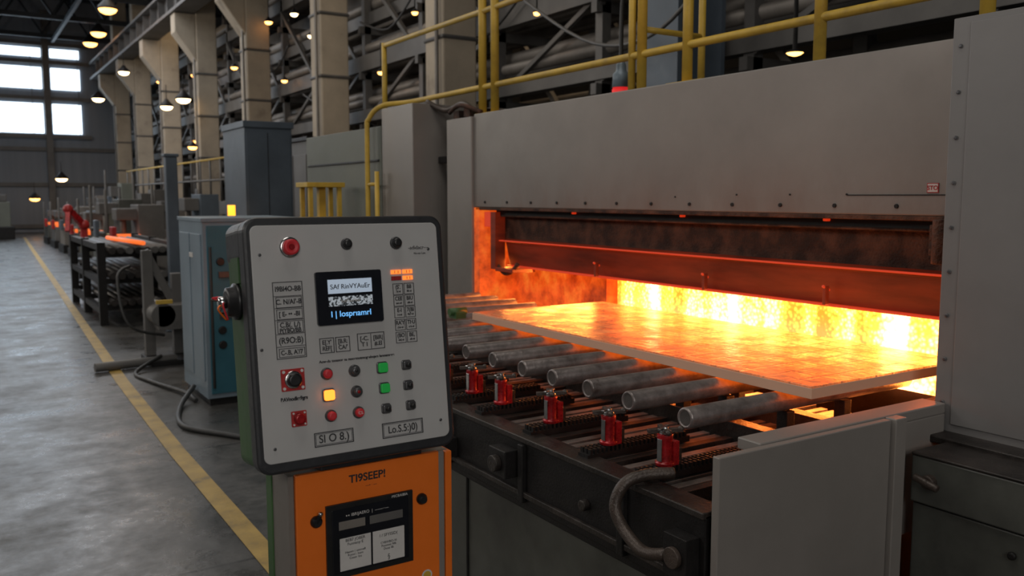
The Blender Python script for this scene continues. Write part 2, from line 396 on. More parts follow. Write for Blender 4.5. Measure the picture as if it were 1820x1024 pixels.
# ------------------------------------------------------------ FURNACE
F = empty("industrial_furnace")
h = B("hood")
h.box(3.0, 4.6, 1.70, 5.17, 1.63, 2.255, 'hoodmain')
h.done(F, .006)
h = B("hood_bolts")
for i in range(12):
    y = 2.0+i*.275
    h.lathe((3.0, y, 1.665), (2.99, y, 1.665), [(0, .009), (.006, .008)], 'black', 10)
for (y, z) in ((2.22, 1.71), (2.5, 1.71), (2.8, 1.71), (3.2, 1.70)): h.cyl((3.0, y, z), (2.996, y, z), .004, 'black', 8)
h.box(2.998, 3.0, 1.80, 2.22, 1.705, 1.709, 'black')
h.done(F)
h = B("warning_label"); h.box(2.997, 2.9995, 1.835, 1.88, 1.715, 1.75, 'redplate').box(2.9962, 2.997, 1.838, 1.877, 1.718, 1.747, 'paper'); h.done(F)
text("warning_label_text", "STO", (2.9955, 1.8575, 1.732), RS, .022, 'redplate', F, bold=.0006)

h = B("left_post")
h.box(2.98, 4.5, 5.172, 5.52, .61, 2.24, 'hood'); h.done(F, .006)
h = B("left_cabinet")
h.box(2.9, 4.4, 5.9, 6.45, .0, 2.39, 'hood').box(2.9, 4.4, 6.47, 8.2, 0, 2.26, 'boxgreen')
h.box(2.89, 2.9, 6.5, 8.15, 1.98, 2.0, 'black').box(3.3, 4.4, 5.52, 5.9, 0, 2.0, 'black').box(3.1, 3.15, 5.53, 5.88, 1.95, 2.0, 'black')
h.done(F, .008)
h = B("right_post")
h.box(2.75, 3.6, .3, 1.66, .91, 2.27, 'column')
h.box(2.744, 2.75, .3, 1.60, .95, 2.25, 'column')
for i in range(9): h.cyl((2.75, 1.632, 1.02+i*.145), (2.744, 1.632, 1.02+i*.145), .007, 'darkmetal', 10)
h.done(F, .005)

# interior
h = B("firing_chamber")
h.box(3.42, 4.5, 1.70, 5.17, 0, 1.628, 'black')
h.box(3.385, 3.40, 1.72, 4.10, .88, 1.36, 'furnace')
h.box(3.3, 3.42, 4.10, 5.17, .84, 1.628, 'refractory')
h.box(3.3, 3.384, 1.70, 4.10, 1.36, 1.628, 'refractory')
h.box(3.0, 3.42, 5.10, 5.17, .84, 1.628, 'refractory')
h.box(3.0, 3.42, 1.70, 1.74, .84, 1.628, 'rust')
h.box(3.0, 3.42, 4.2, 5.10, .80, .98, 'refractory')
h.done(F)
h = B("lintel_beam")
h.box(3.10, 3.22, 1.75, 4.98, 1.40, 1.60, 'rust')
h.box(3.06, 3.10, 1.75, 4.98, 1.575, 1.63, 'black')  # black strip paints the shadow just below the hood
h.prism_y([(3.05, 1.415), (3.10, 1.425), (3.20, 1.40), (3.20, 1.25), (3.12, 1.245), (3.085, 1.40)], 1.75, 4.90, 'flange')
h.box(3.04, 3.11, 1.75, 4.92, 1.408, 1.416, 'hotedge')
h.box(3.09, 3.20, 1.75, 4.90, 1.240, 1.25, 'hotedge')
for y in (2.35, 3.05, 3.9): h.cyl((3.04, y, 1.33), (3.085, y, 1.31), .006, 'hotedge', 10).box(3.05, 3.075, y-.008, y+.008, 1.25, 1.33, 'flange')
for y in (2.35, 3.2, 4.1): h.box(3.04, 3.06, y-.012, y+.012, 1.60, 1.612, 'hotedge')
h.cyl((3.05, 1.8, 1.575), (3.05, 4.9, 1.575), .006, 'rust', 8)
h.done(F, .003)
h = B("jamb_bracket")
h.box(3.02, 3.10, 4.93, 4.99, 1.22, 1.60, 'flange').box(3.02, 3.2, 4.72, 4.93, 1.21, 1.235, 'flange').box(3.02, 3.06, 4.99, 5.07, 1.50, 1.60, 'hotedge')
h.tube([(3.05, 4.95, 1.25), (3.05, 4.86, 1.20), (3.05, 4.76, 1.22), (3.05, 4.70, 1.27)], .015, 'rust', 10)
h.box(3.0, 3.14, 1.70, 1.80, 1.02, 1.60, 'rust').box(2.96, 3.02, 1.76, 1.84, 1.49, 1.60, 'rust').cyl((2.97, 1.80, 1.46), (2.97, 1.80, 1.62), .03, 'rust')
h.box(3.0, 3.03, 1.7, 5.15, 1.612, 1.63, 'rust')
h.done(F, .003)

# yellow guard rail on the furnace roof edge
h = B("guard_rail")
X = 3.1
h.cyl((X, .6, 2.95), (X, 6.82, 2.95), .019, 'yellow')
h.tube([(X, .6, 2.445), (X, 3, 2.445), (X, 5.8, 2.445), (X-.03, 6.3, 2.44), (2.93, 6.5, 2.42), (2.85, 6.58, 2.32), (2.84, 6.6, 2.15), (2.84, 6.6, 1.0), (2.84, 6.6, 0)], .02, 'yellow', 14, 6)
h.cyl((2.84, 6.42, 0), (2.84, 6.42, 1.9), .018, 'yellow')
for z in (.4, .75, 1.1, 1.45, 1.8): h.cyl((2.84, 6.42, z), (2.84, 6.6, z), .014, 'yellow')
for (y, r) in ((6.82, .022), (5.22, .028), (5.06, .028), (3.66, .02), (3.58, .026), (3.24, .026), (2.455, .026), (1.75, .026)):
    h.cyl((X, y, 2.25), (X, y, 3.6 if y in (5.22, 5.06, 3.58) else 2.97), r, 'yellow')
for y in (5.14, 3.24): h.box(X-.05, X+.05, y-.15, y+.1, 2.255, 2.265, 'yellow')
h.cyl((X, 3.60, 2.58), (X+.45, 3.60, 2.58), .016, 'yellow').cyl((X+.45, 3.6, 2.26), (X+.45, 3.6, 2.97), .02, 'yellow').cyl((X, 3.60, 2.95), (X+.45, 3.60, 2.95), .016, 'yellow')
h.cyl((X, 1.75, 2.95), (X+.6, 1.75, 2.95), .019, 'yellow')
h.done(F)
h = B("warning_beacon")
h.lathe((3.2, 3.87, 2.255), (3.2, 3.87, 2.5), [(0, .05), (.045, .05), (.045, .046), (.055, .046)], 'beaconred')
h.lathe((3.2, 3.87, 2.31), (3.2, 3.87, 2.5), [(0, .05), (.075, .046), (.09, .03), (.125, .028), (.155, .012)], 'paleblue')
h.tube([(3.2, 3.87, 2.44), (3.2, 3.87, 2.7), (3.22, 3.87, 3.2), (3.2, 3.87, 5.0)], .012, 'hose', 8)
h.done(F)
h = B("roof_fittings")
for (y, z) in ((5.3, 2.25), (5.45, 2.24)): h.box(3.02, 3.3, y-.04, y+.04, z, z+.06, 'rust')
h.tube([(3.05, 5.25, 2.28), (3.1, 5.5, 2.36), (3.1, 5.75, 2.33), (3.05, 5.95, 2.41)], .02, 'hookpipe')
h.tube([(3.05, 5.15, 2.27), (3.0, 5.35, 2.33), (3.05, 5.6, 2.3)], .015, 'rust')
h.done(F)

# ------------------------------------------------------------ roller table
T = empty("roller_table")
h = B("table_base")
h.box(1.71, 2.98, 1.73, 5.5, 0, .61, 'basegreen')
h.box(1.70, 1.71, 3.0, 3.01, 0, .61, 'black')
h.box(1.69, 1.71, 1.73, 5.5, .57, .60, 'black')
h.done(T, .006)
h = B("table_frame")
h.box(1.66, 1.72, 1.63, 5.55, .61, .845, 'black').box(1.65, 1.74, 1.63, 5.55, .835, .855, 'dirty').box(1.645, 1.66, 1.63, 5.55, .64, .66, 'dirty').box(1.72, 2.98, 1.73, 5.5, .61, .80, 'dirty')
for i in range(7):
    y = 1.95+i*.55; h.box(1.64, 1.66, y, y+.03, .62, .83, 'black'); h.cyl((1.66, y+.2, .72), (1.635, y+.2, .72), .018, 'dirty', 12)
h.box(1.60, 1.66, 2.55, 2.66, .70, .80, 'black').cyl((1.6, 2.6, .75), (1.575, 2.6, .75), .03, 'dirty')
h.box(1.60, 1.66, 3.0, 3.14, .66, .74, 'black')
h.done(T, .003)
h = B("bed_slats")
y = 1.80; i = 0
while y < 5.4:
    h.box(1.74, 2.97, y, y+.034, .80, .838+(.008 if i % 3 == 0 else 0), 'slat' if i % 3 else 'dirty'); y += .056; i += 1
h.box(2.3, 2.36, 1.75, 5.4, .80, .90, 'dirty').box(2.6, 2.66, 1.75, 5.4, .80, .90, 'dirty')
h.done(T, .002)
h = B("toothed_racks")
ry = [1.94, 2.213, 2.545, 2.888, 3.116, 3.40, 3.70, 4.0, 4.3]
for y in ry:
    h.box(1.69, 2.14, y-.026, y+.026, .845, .866, 'black')
    x = 1.70
    while x < 2.13:
        for dy in (-.02, 0, .02): h.box(x, x+.009, y+dy-.007, y+dy+.007, .866, .883, 'black')
        x += .018
h.done(T)
ys = [1.93, 2.20, 2.42, 2.64, 2.845, 3.07] + [3.07+.225*i for i in range(1, 10)]
h = B("rollers")
for k, y in enumerate(ys):
    r = .034; x0 = 1.865; L = 2.99-x0
    h.lathe((x0, y, 1.021), (3, y, 1.021), [(.004, r-.011), (0, r-.008), (0, r-.003), (.006, r), (L, r)], 'roller', 28, False)
    h.lathe((x0+.003, y, 1.021), (3, y, 1.021), [(0, r-.010), (.0005, .0005)], 'rollerend', 28, False)
h.done(T)
h = B("roller_bearings")
for y in ys:
    for x in (2.33, 2.63): h.box(x-.02, x+.02, y-.022, y+.022, .86, .985, 'black')
h.done(T, .003)
h = B("clamps")
for y in ry[:6]:
    x = 1.795; z0 = .883
    h.lathe((x, y, z0), (x, y, 1), [(0, .028), (.010, .030), (.014, .0225), (.080, .0225), (.084, .0245), (.098, .0245)], 'redgloss', 24)
    h.box(x-.0245, x-.0215, y-.012, y+.008, z0+.015, z0+.085, 'chrome').box(x+.016, x+.04, y-.022, y+.022, z0, z0+.075, 'redgloss').box(x+.04, x+.055, y-.018, y+.018, z0, z0+.05, 'dirty')
    h.lathe((x, y, z0+.098), (x, y, 1.1), [(0, .020), (.012, .020), (.014, .011), (.022, .009)], 'chrome', 16)
    h.beam((x-.04, y+.034, z0+.104), (x+.06, y-.014, z0+.106), .019, .012, 'hookpipe'); h.beam((x-.022, y-.04, z0+.110), (x+.018, y+.045, z0+.112), .014, .010, 'hookpipe'); h.beam((x-.034, y-.012, z0+.117), (x+.022, y+.014, z0+.118), .011, .007, 'chrome')
    h.sphere((x+.055, y-.012, z0+.108), .010, 'hookpipe').sphere((x-.022, y-.04, z0+.112), .009, 'hookpipe')
h.done(T, .001)
h = B("end_plate")
h.box(1.66, 2.40, 1.585, 1.61, 0, 1.017, 'hood').box(2.405, 2.46, 1.57, 1.61, 0, 1.02, 'hood')
h.done(T, .003)
h = B("side_rail")
h.box(1.85, 2.74, 1.615, 1.70, .985, 1.02, 'hood').box(1.74, 2.74, 1.615, 1.64, .61, .985, 'hood').box(2.45, 2.98, 1.67, 1.74, .90, 1.0, 'rust')
h.done(T, .004)
h = B("hook_pipe")
h.tube([(1.76, 1.86, .885), (1.68, 1.90, .882), (1.62, 1.92, .86), (1.59, 1.925, .80), (1.59, 1.89, .745), (1.59, 1.81, .705), (1.60, 1.75, .71), (1.65, 1.72, .72)], .018, 'hookpipe', 16, 8)
h.box(1.61, 1.66, 1.65, 1.74, .66, .78, 'black').cyl((1.61, 1.695, .72), (1.595, 1.695, .72), .03, 'hookpipe')
h.done(T, .002)
h = B("base_cabinet")
h.box(2.5, 3.6, .2, 1.565, .0, .745, 'basegreen').box(2.485, 3.6, .2, 1.565, .752, .90, 'basegreen').box(2.48, 3.6, .2, 1.565, .90, .912, 'dirty')
h.cyl((2.50, 1.50, .83), (2.46, 1.50, .83), .022, 'hookpipe').cyl((2.46, 1.54, .84), (2.46, 1.46, .82), .012, 'hookpipe').cyl((2.5, 1.25, .68), (2.485, 1.25, .68), .012, 'black')
h.box(2.66, 3.6, .25, 1.68, .900, .925, 'dirty')
h.done(T, .005)

so = (2.69, 2.85, 1.08)
h = B("hot_steel_slab")
h.box(2.268, 3.13, 1.78, 3.925, 1.094, 1.100, 'slab').box(2.265, 3.132, 1.777, 3.928, 1.060, 1.094, 'stain').box(2.275, 3.12, 1.787, 3.918, 1.0575, 1.060, 'under')
h.done(None, .001, origin=so)
h = B("slab_stop"); h.box(2.22, 2.28, 4.02, 4.10, 1.055, 1.09, 'green').cyl((2.2, 4.06, 1.09), (2.3, 4.06, 1.09), .02, 'green'); h.done(T)

# ------------------------------------------------------------ CONTROL PANEL
K = empty("control_panel_kiosk")
P = empty("panel_head", (.458, 1.60, 1.173), (math.radians(-7), 0, 0)); P.parent = K
h = B("housing")
h.rrect(0, .423, 0, .492, .028, 0, .04, 'bezel'); h.done(P, .006)
h = B("housing_back"); h.rrect(.004, .419, .003, .489, .026, .041, .135, 'green').rrect(.002, .421, .40, .4905, .024, .0405, .1365, 'bezel'); h.done(P, .004)
h = B("face_plate"); h.rrect(.012, .408, .022, .476, .014, -.003, .0005, 'panelface')
for (x, z) in ((.028, .42), (.033, .05), (.385, .42), (.388, .058), (.02, .24)): h.cyl((x, -.003, z), (x, -.0055, z), .0032, 'darkmetal', 10)
h.done(P, .0012)
def knob(x, z, r, k, d=.014, ringk='darkmetal', nm="push_button"):
    b = B(nm)
    b.lathe((x, -.003, z), (x, -.1, z), [(0, r*1.22), (.004, r*1.22), (.0055, r*1.1)], ringk, 24)
    b.lathe((x, -.006, z), (x, -.1, z), [(0, r*.95), (d-.004, r*.92), (d-.001, r*.8), (d, r*.5)], k, 24)
    return b.done(P)
def sq(x, z, w_, k, nm="push_button"):
    b = B(nm)
    b.rrect(x-w_*.6, x+w_*.6, z-w_*.6, z+w_*.6, w_*.25, -.007, -.003, 'darkmetal'); b.rrect(x-w_*.5, x+w_*.5, z-w_*.48, z+w_*.48, w_*.2, -.014, -.007, k)
    return b.done(P, .0015)
b = B("indicator_knob")
b.lathe((.087, -.003, .433), (.087, -1, .433), [(0, .02), (.003, .02), (.004, .017)], 'chrome').lathe((.087, -.006, .433), (.087, -1, .433), [(0, .0155), (.012, .015), (.014, .011), (.011, .008), (.011, .004)], 'ledred')
b.lathe((.087, -.0175, .433), (.087, -1, .433), [(0, .006), (.002, .005)], 'redgloss'); b.done(P)
knob(.203, .436, .0095, 'blackplastic', .012); knob(.311, .435, .0105, 'blackplastic', .012)
text("maker_script", "-adidacr\u2014", (.362, -.0042, .424), RF, .011, 'ink', P); text("maker_script_small", "No-no Linr.", (.365, -.0042, .412), RF, .006, 'ink', P)
b = B("display")
b.rrect(.132, .271, .277, .382, .004, -.010, -.003, 'screen')
b.box(.156, .249, -.0106, -.010, .338, .366, 'screenlight').box(.156, .249, -.0106, -.010, .313, .332, 'lcdnoise'); b.done(P)
text("display_line_1", "SAf RinVYAuEr", (.2025, -.0112, .351), RF, .0135, 'ink', P, bold=.0001)
text("display_line_2", "I | IosprıamrI", (.2015, -.0112, .297), RF, .0165, 'screenblue', P, bold=.0001)
text("display_line_3", "IosEpoMos", (.2015, -.0112, .3225), RF, .009, 'paper', P)
def outline(b, x0, x1, z0, z1, t=.0013, y=-.0042):
    b.box(x0, x1, y, -.003, z0, z0+t, 'ink').box(x0, x1, y, -.003, z1-t, z1, 'ink').box(x0, x0+t, y, -.003, z0, z1, 'ink').box(x1-t, x1, y, -.003, z0, z1, 'ink')
b = B("label_frames")
outline(b, .048, .107, .219, .367)
for z in (.339, .316, .293, .266, .242): b.box(.050, .105, -.0042, -.003, z, z+.001, 'ink')
outline(b, .053, .104, .222, .239, .001); outline(b, .053, .104, .317, .338, .001); outline(b, .053, .104, .2945, .3145, .001); outline(b, .053, .104, .268, .2915, .001)
for z in (.330, .306, .282, .256, .230): outline(b, .298, .321, z-.002, z+.021, .001); outline(b, .323, .346, z-.002, z+.021, .001)
outline(b, .134, .164, .222, .252); outline(b, .167, .197, .222, .252)
outline(b, .213, .272, .221, .255); b.box(.242, .243, -.0042, -.003, .223, .253, 'ink')
outline(b, .111, .192, .041, .069, .0016); outline(b, .254, .346, .037, .068, .0016)
outline(b, .114, .189, .044, .066, .0007); outline(b, .257, .343, .040, .065, .0007)
b.done(P)
for i, (s_, z, sz) in enumerate([("I9BI4O-BB", .353, .0135), ("C. N/AI'-B", .328, .0135), ("[ E- \u2022\u2022 -BI", .3045, .0125), ("C.B(. L/)", .2835, .0135), ("P(YBO/BB", .273, .0115), ("(R9O:B)", .2535, .0165), ("C-.B, A'/7", .2305, .0125)]):
    text("legend_left_%d" % i, s_, (.0780, -.0042, z), RF, sz, 'ink', P, sx=.88, bold=.0003)
for i, (a1, a2, z) in enumerate([("(S'.", "B8", .340), ("CEE", "BIU", .316), ("E-I", "7(BI", .292), ("RA'Y", "TI\u00b7U", .266), ("(BO", "BE,", .240)]):
    for sfx, s_, x in (("a", a1, .3095), ("b", a2, .3345)):
        text("legend_right_%d%s" % (i, sfx), s_, (x, -.0042, z+.0035), RF, .0115, 'ink', P, sx=.85, bold=.0002)
        text("legend_right_small_%d%s" % (i, sfx), s_[::-1].lower()+"-ei", (x, -.0042, z-.0055), RF, .006, 'ink', P, sx=.9, bold=.0001)
text("legend_mid_1", "E[.Y'\nREF[", (.149, -.0042, .237), RF, .012, 'ink', P, sx=.88, bold=.0002); text("legend_mid_2", "[B.R:\nCA/'", (.182, -.0042, .237), RF, .012, 'ink', P, sx=.88, bold=.0002)
text("legend_mid_3", "[-C.\nT I", (.228, -.0042, .238), RF, .012, 'ink', P, bold=.0002); text("legend_mid_4", "[BIR|\n#.EI", (.258, -.0042, .238), RF, .012, 'ink', P, sx=.9, bold=.0002)
text("legend_row", "Aow-du tonanor ns nasoemotmogeslnqars lamnansere", (.211, -.0042, .206), RF, .0074, 'ink', P, sx=.98, bold=.0002)
text("legend_bottom_1", "SI O 8.)", (.1515, -.0042, .055), RF, .022, 'ink', P, sx=.92, bold=.0002); text("legend_bottom_2", "Lo.S.5:)0)", (.300, -.0042, .0525), RF, .021, 'ink', P, sx=.84, bold=.0002)
text("legend_emergency", "BAVnodke9grs", (.0765, -.0042, .141), RF, .0098, 'ink', P, sx=.9, bold=.0004)
b = B("status_leds")
for z in (.375, .362):
    b.box(.296, .318, -.0055, -.003, z-.0042, z+.0042, 'ledamber' if z > .37 else 'redplate').box(.322, .344, -.0055, -.003, z-.0042, z+.0042, 'ledamber')
    for x in (.303, .311, .330, .337): b.box(x, x+.001, -.006, -.0055, z-.003, z+.003, 'redplate')
b.done(P)
b = B("emergency_key_switch")
b.rrect(.053, .099, .157, .199, .002, -.006, -.003, 'redplate')
b.lathe((.076, -.006, .178), (.076, -1, .178), [(0, .017), (.003, .017), (.003, .014)], 'chrome').lathe((.076, -.008, .178), (.076, -1, .178), [(0, .0135), (.012, .013), (.013, .009)], 'blackplastic')
for dx in (-.018, .018):
    for dz in (-.016, .016): b.cyl((.076+dx, -.006, .178+dz), (.076+dx, -.008, .178+dz), .003, 'paper', 8)
b.done(P)
b = B("stop_switch"); b.rrect(.068, .098, .087, .117, .002, -.006, -.003, 'redplate').lathe((.083, -.006, .102), (.083, -1, .102), [(0, .011), (.009, .0105), (.010, .007)], 'redgloss')
for dx in (-.011, .011):
    for dz in (-.011, .011): b.cyl((.083+dx, -.006, .102+dz), (.083+dx, -.008, .102+dz), .002, 'paper', 8)
b.done(P)
for (x, z, k) in ((.144, .182, 'ledred'), (.202, .182, 'darkmetal'), (.204, .140, 'darkmetal'), (.147, .099, 'ledred'), (.205, .098, 'ledred')): knob(x, z, .0098, k, .012)
knob(.204, .140, .004, 'redgloss', .0135); knob(.202, .182, .004, 'blackplastic', .0135)
sq(.262, .182, .020, 'ledgreen'); sq(.264, .140, .019, 'ledgreen'); sq(.145, .140, .021, 'ledorange')
for (x, z) in ((.316, .182), (.317, .140), (.265, .098), (.320, .098)): sq(x, z, .017, 'darkmetal'); knob(x, z, .0055, 'blackplastic', .016)
text("stop_button_mark", "CS.", (.205, -.0185, .098), RF, .008, 'paper', P)
b = B("side_selector")
b.lathe((.003, .075, .335), (-1, .075, .335), [(0, .036), (.008, .036), (.010, .030), (.022, .028), (.024, .02)], 'blackplastic')
b.lathe((-.02, .075, .335), (-1, .075, .335), [(0, .012), (.014, .011), (.016, .006)], 'chrome')
for i in range(6):
    a_ = random.random()*6; b.tube([(-.02, .075, .335), (-.03-.003*i, .075+.016*math.cos(a_), .335+.018*math.sin(a_)), (-.02, .075+.022*math.cos(a_+1), .322+.022*math.sin(a_+1))], .0018, random.choice(['hookpipe', 'orange', 'ledred']), 6)
b.box(.0, .006, .05, .1, .37, .42, 'green'); b.done(P)
h = B("pedestal_cabinet")
h.box(.536, .899, 1.668, 1.80, 0.0, 1.143, 'pipe').box(.60, .83, 1.66, 1.78, 1.143, 1.18, 'bezel')
h.done(K, .004)
h = B("pedestal_edge"); h.box(.533, .545, 1.664, 1.80, .0, 1.144, 'pipe').box(.530, .5335, 1.765, 1.80, .0, 1.12, 'green'); h.done(K, .001)
h = B("pedestal_door"); h.box(.546, .868, 1.655, 1.668, .02, 1.146, 'orange').box(.885, .901, 1.657, 1.70, .02, 1.142, 'orange').box(.869, .884, 1.660, 1.668, .02, 1.142, 'hood'); h.done(K, .002)
text("pedestal_name", "TI9SEEP!", (.700, 1.6545, 1.119), RF, .023, 'ink', K, bold=.0005)
text("pedestal_name_small", "\u2014\u2022 \u00b7 \u2014", (.708, 1.6545, 1.100), RF, .008, 'ink', K)
h = B("pedestal_display")
h.box(.606, .801, 1.649, 1.655, .915, 1.073, 'blackplastic').box(.618, .79, 1.6475, 1.649, .925, 1.062, 'screen')
h.box(.632, .690, 1.6465, 1.648, 1.018, 1.036, 'pipe').box(.700, .776, 1.6465, 1.648, 1.018, 1.036, 'steelgrey')
h.box(.633, .702, 1.6465, 1.648, .930, 1.0, 'paper').box(.706, .779, 1.6465, 1.648, .930, 1.0, 'paper'); h.done(K, .001)
text("pedestal_display_caption", "\u25AA\u25AA IBRIJAERO  |  \u2014\u2014\u00b7\u00b7\u2014", (.695, 1.6468, 1.047), RF, .009, 'paper', K)
text("pedestal_display_caption_2", "MICBAIBIA", (.77, 1.6485, 1.067), RF, .008, 'paper', K)
for i, (x, z, s_, sz) in enumerate([(.667, .990, "BEB7 JOBER\nFunnaoy E", .0085), (.667, .962, "Hasnm | ommeR\nRomn\u00b7: Iusm\nCoon\u00b7 Ios", .0068), (.742, .988, "I / SFYISID(", .009), (.742, .965, "CVBWBO-VI\nPoomnn 9IB\nDuos IB:", .0068), (.742, .940, "\u00a7", .014)]):
    text("pedestal_label_%d" % i, s_, (x, 1.6462, z), RF, sz, 'ink', K)
h = B("door_latch")
for (x, z) in ((.586, 1.045), (.824, 1.048)):
    h.lathe((x, 1.655, z), (x, 1, z), [(0, .012), (.006, .012), (.008, .009), (.014, .008)], 'blackplastic')
h.beam((.586, 1.645, 1.045), (.590, 1.640, 1.062), .008, .006, 'blackplastic'); h.sphere((.591, 1.64, 1.064), .005, 'chrome'); h.done(K)
h = B("door_sticker"); h.lathe((.836, 1.655, .872), (.836, 1, .872), [(0, .0125), (.001, .0125)], 'paper').lathe((.836, 1.654, .872), (.836, 1, .872), [(0, .009), (.001, .009)], 'yellow'); h.done(K)

# ------------------------------------------------------------ shop-floor equipment at left
h = B("electrical_cabinet")
h.box(1.67, 2.45, 7.2, 8.05, .06, 1.50, 'paleblue').box(1.70, 2.42, 7.188, 7.2, .10, 1.47, 'teal').box(1.66, 2.46, 7.19, 8.06, 1.50, 1.53, 'paleblue').box(1.69, 2.43, 7.22, 8.03, 0, .06, 'black')
h.box(1.66, 1.67, 7.25, 7.6, .2, 1.40, 'paleblue').box(1.66, 1.67, 7.64, 8.0, .2, 1.40, 'paleblue')
for z in (.72, 1.05): h.box(1.78, 1.90, 7.17, 7.19, z, z+.05, 'darkmetal')
for z in (.5, .62, 1.18): h.lathe((1.8, 7.188, z), (1.8, 7, z), [(0, .035), (.012, .03)], 'blackplastic')
h.box(1.655, 1.66, 7.5, 7.62, 1.2, 1.24, 'paper').cyl((1.72, 7.18, .15), (1.72, 7.18, 1.3), .012, 'hose', 8)
h.done(None, .008)
h = B("tall_cabinet")
h.box(3.1, 3.7, 11, 12.0, 0, 2.62, 'steelblue').box(3.12, 3.68, 10.985, 11, .1, 2.5, 'steelblue').box(3.08, 3.72, 10.97, 12.02, 2.56, 2.64, 'steelblue')
h.box(3.38, 3.39, 10.98, 10.99, .1, 2.5, 'black').box(3.28, 3.32, 10.96, 10.985, 1.2, 1.4, 'black')
h.done(None, .01)
h = B("warning_light"); h.cyl((2.86, 10.8, 0), (2.86, 10.8, 1.45), .03, 'black').cyl((2.86, 10.8, 1.45), (2.86, 10.8, 1.6), .045, 'yellowlamp'); h.done()
h = B("tube_rack")
x0, x1, y0, y1 = 1.62, 2.55, 12.6, 15.8
for y in (12.6, 14.2, 15.7):
    for x in (x0, x1): h.box(x-.05, x+.05, y-.05, y+.05, 0, 1.1, 'black')
    for z in (.2, .55, .9): h.box(x0, x1, y-.04, y+.04, z, z+.07, 'black')
for x in (x0, x1):
    for z in (.15, .55, 1.0): h.box(x-.04, x+.04, y0, y1, z, z+.08, 'black')
for z in (.32, .67, 1.0):
    for i in range(8): h.cyl((x0+.1+i*.105, y0-.2-random.random()*.15, z), (x0+.1+i*.105, y1, z), .045, random.choice(['black', 'dirty', 'steelgrey']), 12)
h.cyl((2.15, 12.6, 1.08), (1.98, 14.6, 1.08), .03, 'hotbar', 12)
h.done()
h = B("steel_post"); h.box(2.28, 2.42, 11.6, 11.74, 0, 2.2, 'steelblue').box(2.2, 2.5, 11.52, 11.82, 0, .03, 'steelblue').box(2.26, 2.44, 11.58, 11.76, 2.2, 2.24, 'steelblue'); h.done(None, .01)
h = B("pump_stand")
h.box(1.62, 1.72, 9.6, 9.7, .05, 1.15, 'steelgrey').box(1.9, 2.0, 9.6, 9.7, .05, .9, 'steelgrey').beam((1.66, 9.65, 1.15), (2.0, 9.65, .4), .07, .07, 'steelgrey')
h.box(1.7, 2.1, 9.3, 9.8, .35, .6, 'steelgrey').cyl((1.75, 9.3, .5), (1.75, 9.8, .5), .12, 'steelgrey').box(1.68, 1.84, 9.28, 9.32, .62, .66, 'yellow')
h.cyl((1.08, 9.2, .05), (1.85, 9.3, .05), .045, 'steelgrey').box(1.6, 2.1, 9.2, 9.8, 0, .05, 'black')
h.tube([(1.75, 9.3, .3), (1.4, 9.2, .45), (1.35, 9.4, .9), (1.5, 9.6, 1.0)], .015, 'hose', 8)
h.tube([(1.7, 9.25, .1), (1.4, 8.9, .02), (1.45, 8.4, .02), (1.6, 7.7, .03), (1.62, 7.4, .02)], .018, 'hose', 8)
h.tube([(1.65, 7.6, .1), (1.45, 7.2, .02), (1.35, 6.6, .02), (1.55, 6.2, .02), (1.68, 6.0, .02)], .02, 'hose', 8)
h.done(None, .004)
h = B("yellow_trestle")
for (x, y) in ((2.5, 7.0), (2.75, 7.0), (2.5, 7.2), (2.75, 7.2)): h.box(x-.018, x+.018, y-.018, y+.018, 1.53, 1.8, 'yellow')
h.box(2.46, 2.79, 6.96, 7.24, 1.78, 1.82, 'yellow').box(2.6, 2.66, 7.07, 7.13, 0, 1.78, 'yellow').box(2.47, 2.78, 6.98, 7.22, 1.50, 1.53, 'yellow').box(2.5, 2.76, 7.0, 7.2, 0, .03, 'yellow'); h.done(None, .004)

def machine(x, y, sx, sy, hz, body, accent):
    h = B("machine_tool")
    h.box(x, x+sx, y, y+sy, 0, .25, 'black').box(x+.05, x+sx-.05, y+.05, y+sy-.05, .25, hz*.55, body)
    h.box(x+sx*.45, x+sx*.9, y+sy*.2, y+sy*.8, hz*.55, hz, body).box(x+sx*.1, x+sx*.5, y+sy*.3, y+sy*.7, hz*.8, hz*.95, 'steelgrey')
    h.cyl((x+sx*.25, y+sy*.5, hz*.55), (x+sx*.25, y+sy*.5, hz*.8), .06, 'pipe', 10)
    h.box(x-.03, x+.05, y+.1, y+.45, hz*.5, hz*.72, accent)
    h.cyl((x+.05, y+sy*.9, .2), (x+.05, y+sy*.9, hz*1.2), .03, 'steelgrey', 8)
    h.cyl((x+.05, y+.05, hz*.6), (x+.05, y+sy*.9, hz*.6), .02, 'yellow' if accent == 'redplate' else 'pipe', 8)
    if accent == 'redplate': h.box(x+.1, x+.5, y+.1, y+.5, hz*.55, hz*.62, 'hotbar')  # glowing block added to give the background a red glow
    h.done(None, .01)
bodies = ['steelgrey', 'basegreen', 'boxgreen', 'steelblue', 'pipe']; k = 0
for y in (18.6, 21.2, 23.9, 26.5, 29.4, 32.5, 35.5):
    machine(2.65+(y-18)*.01, y, 1.05+.1*random.random(), 1.5, 1.2+.5*random.random(), bodies[k % 5], ['redplate', 'steelblue', 'redplate'][k % 3]); k += 1
    machine(4.05+(y-18)*.01, y+.3, .85, 1.4, 1.4+.8*random.random(), bodies[(k+2) % 5], 'steelblue')
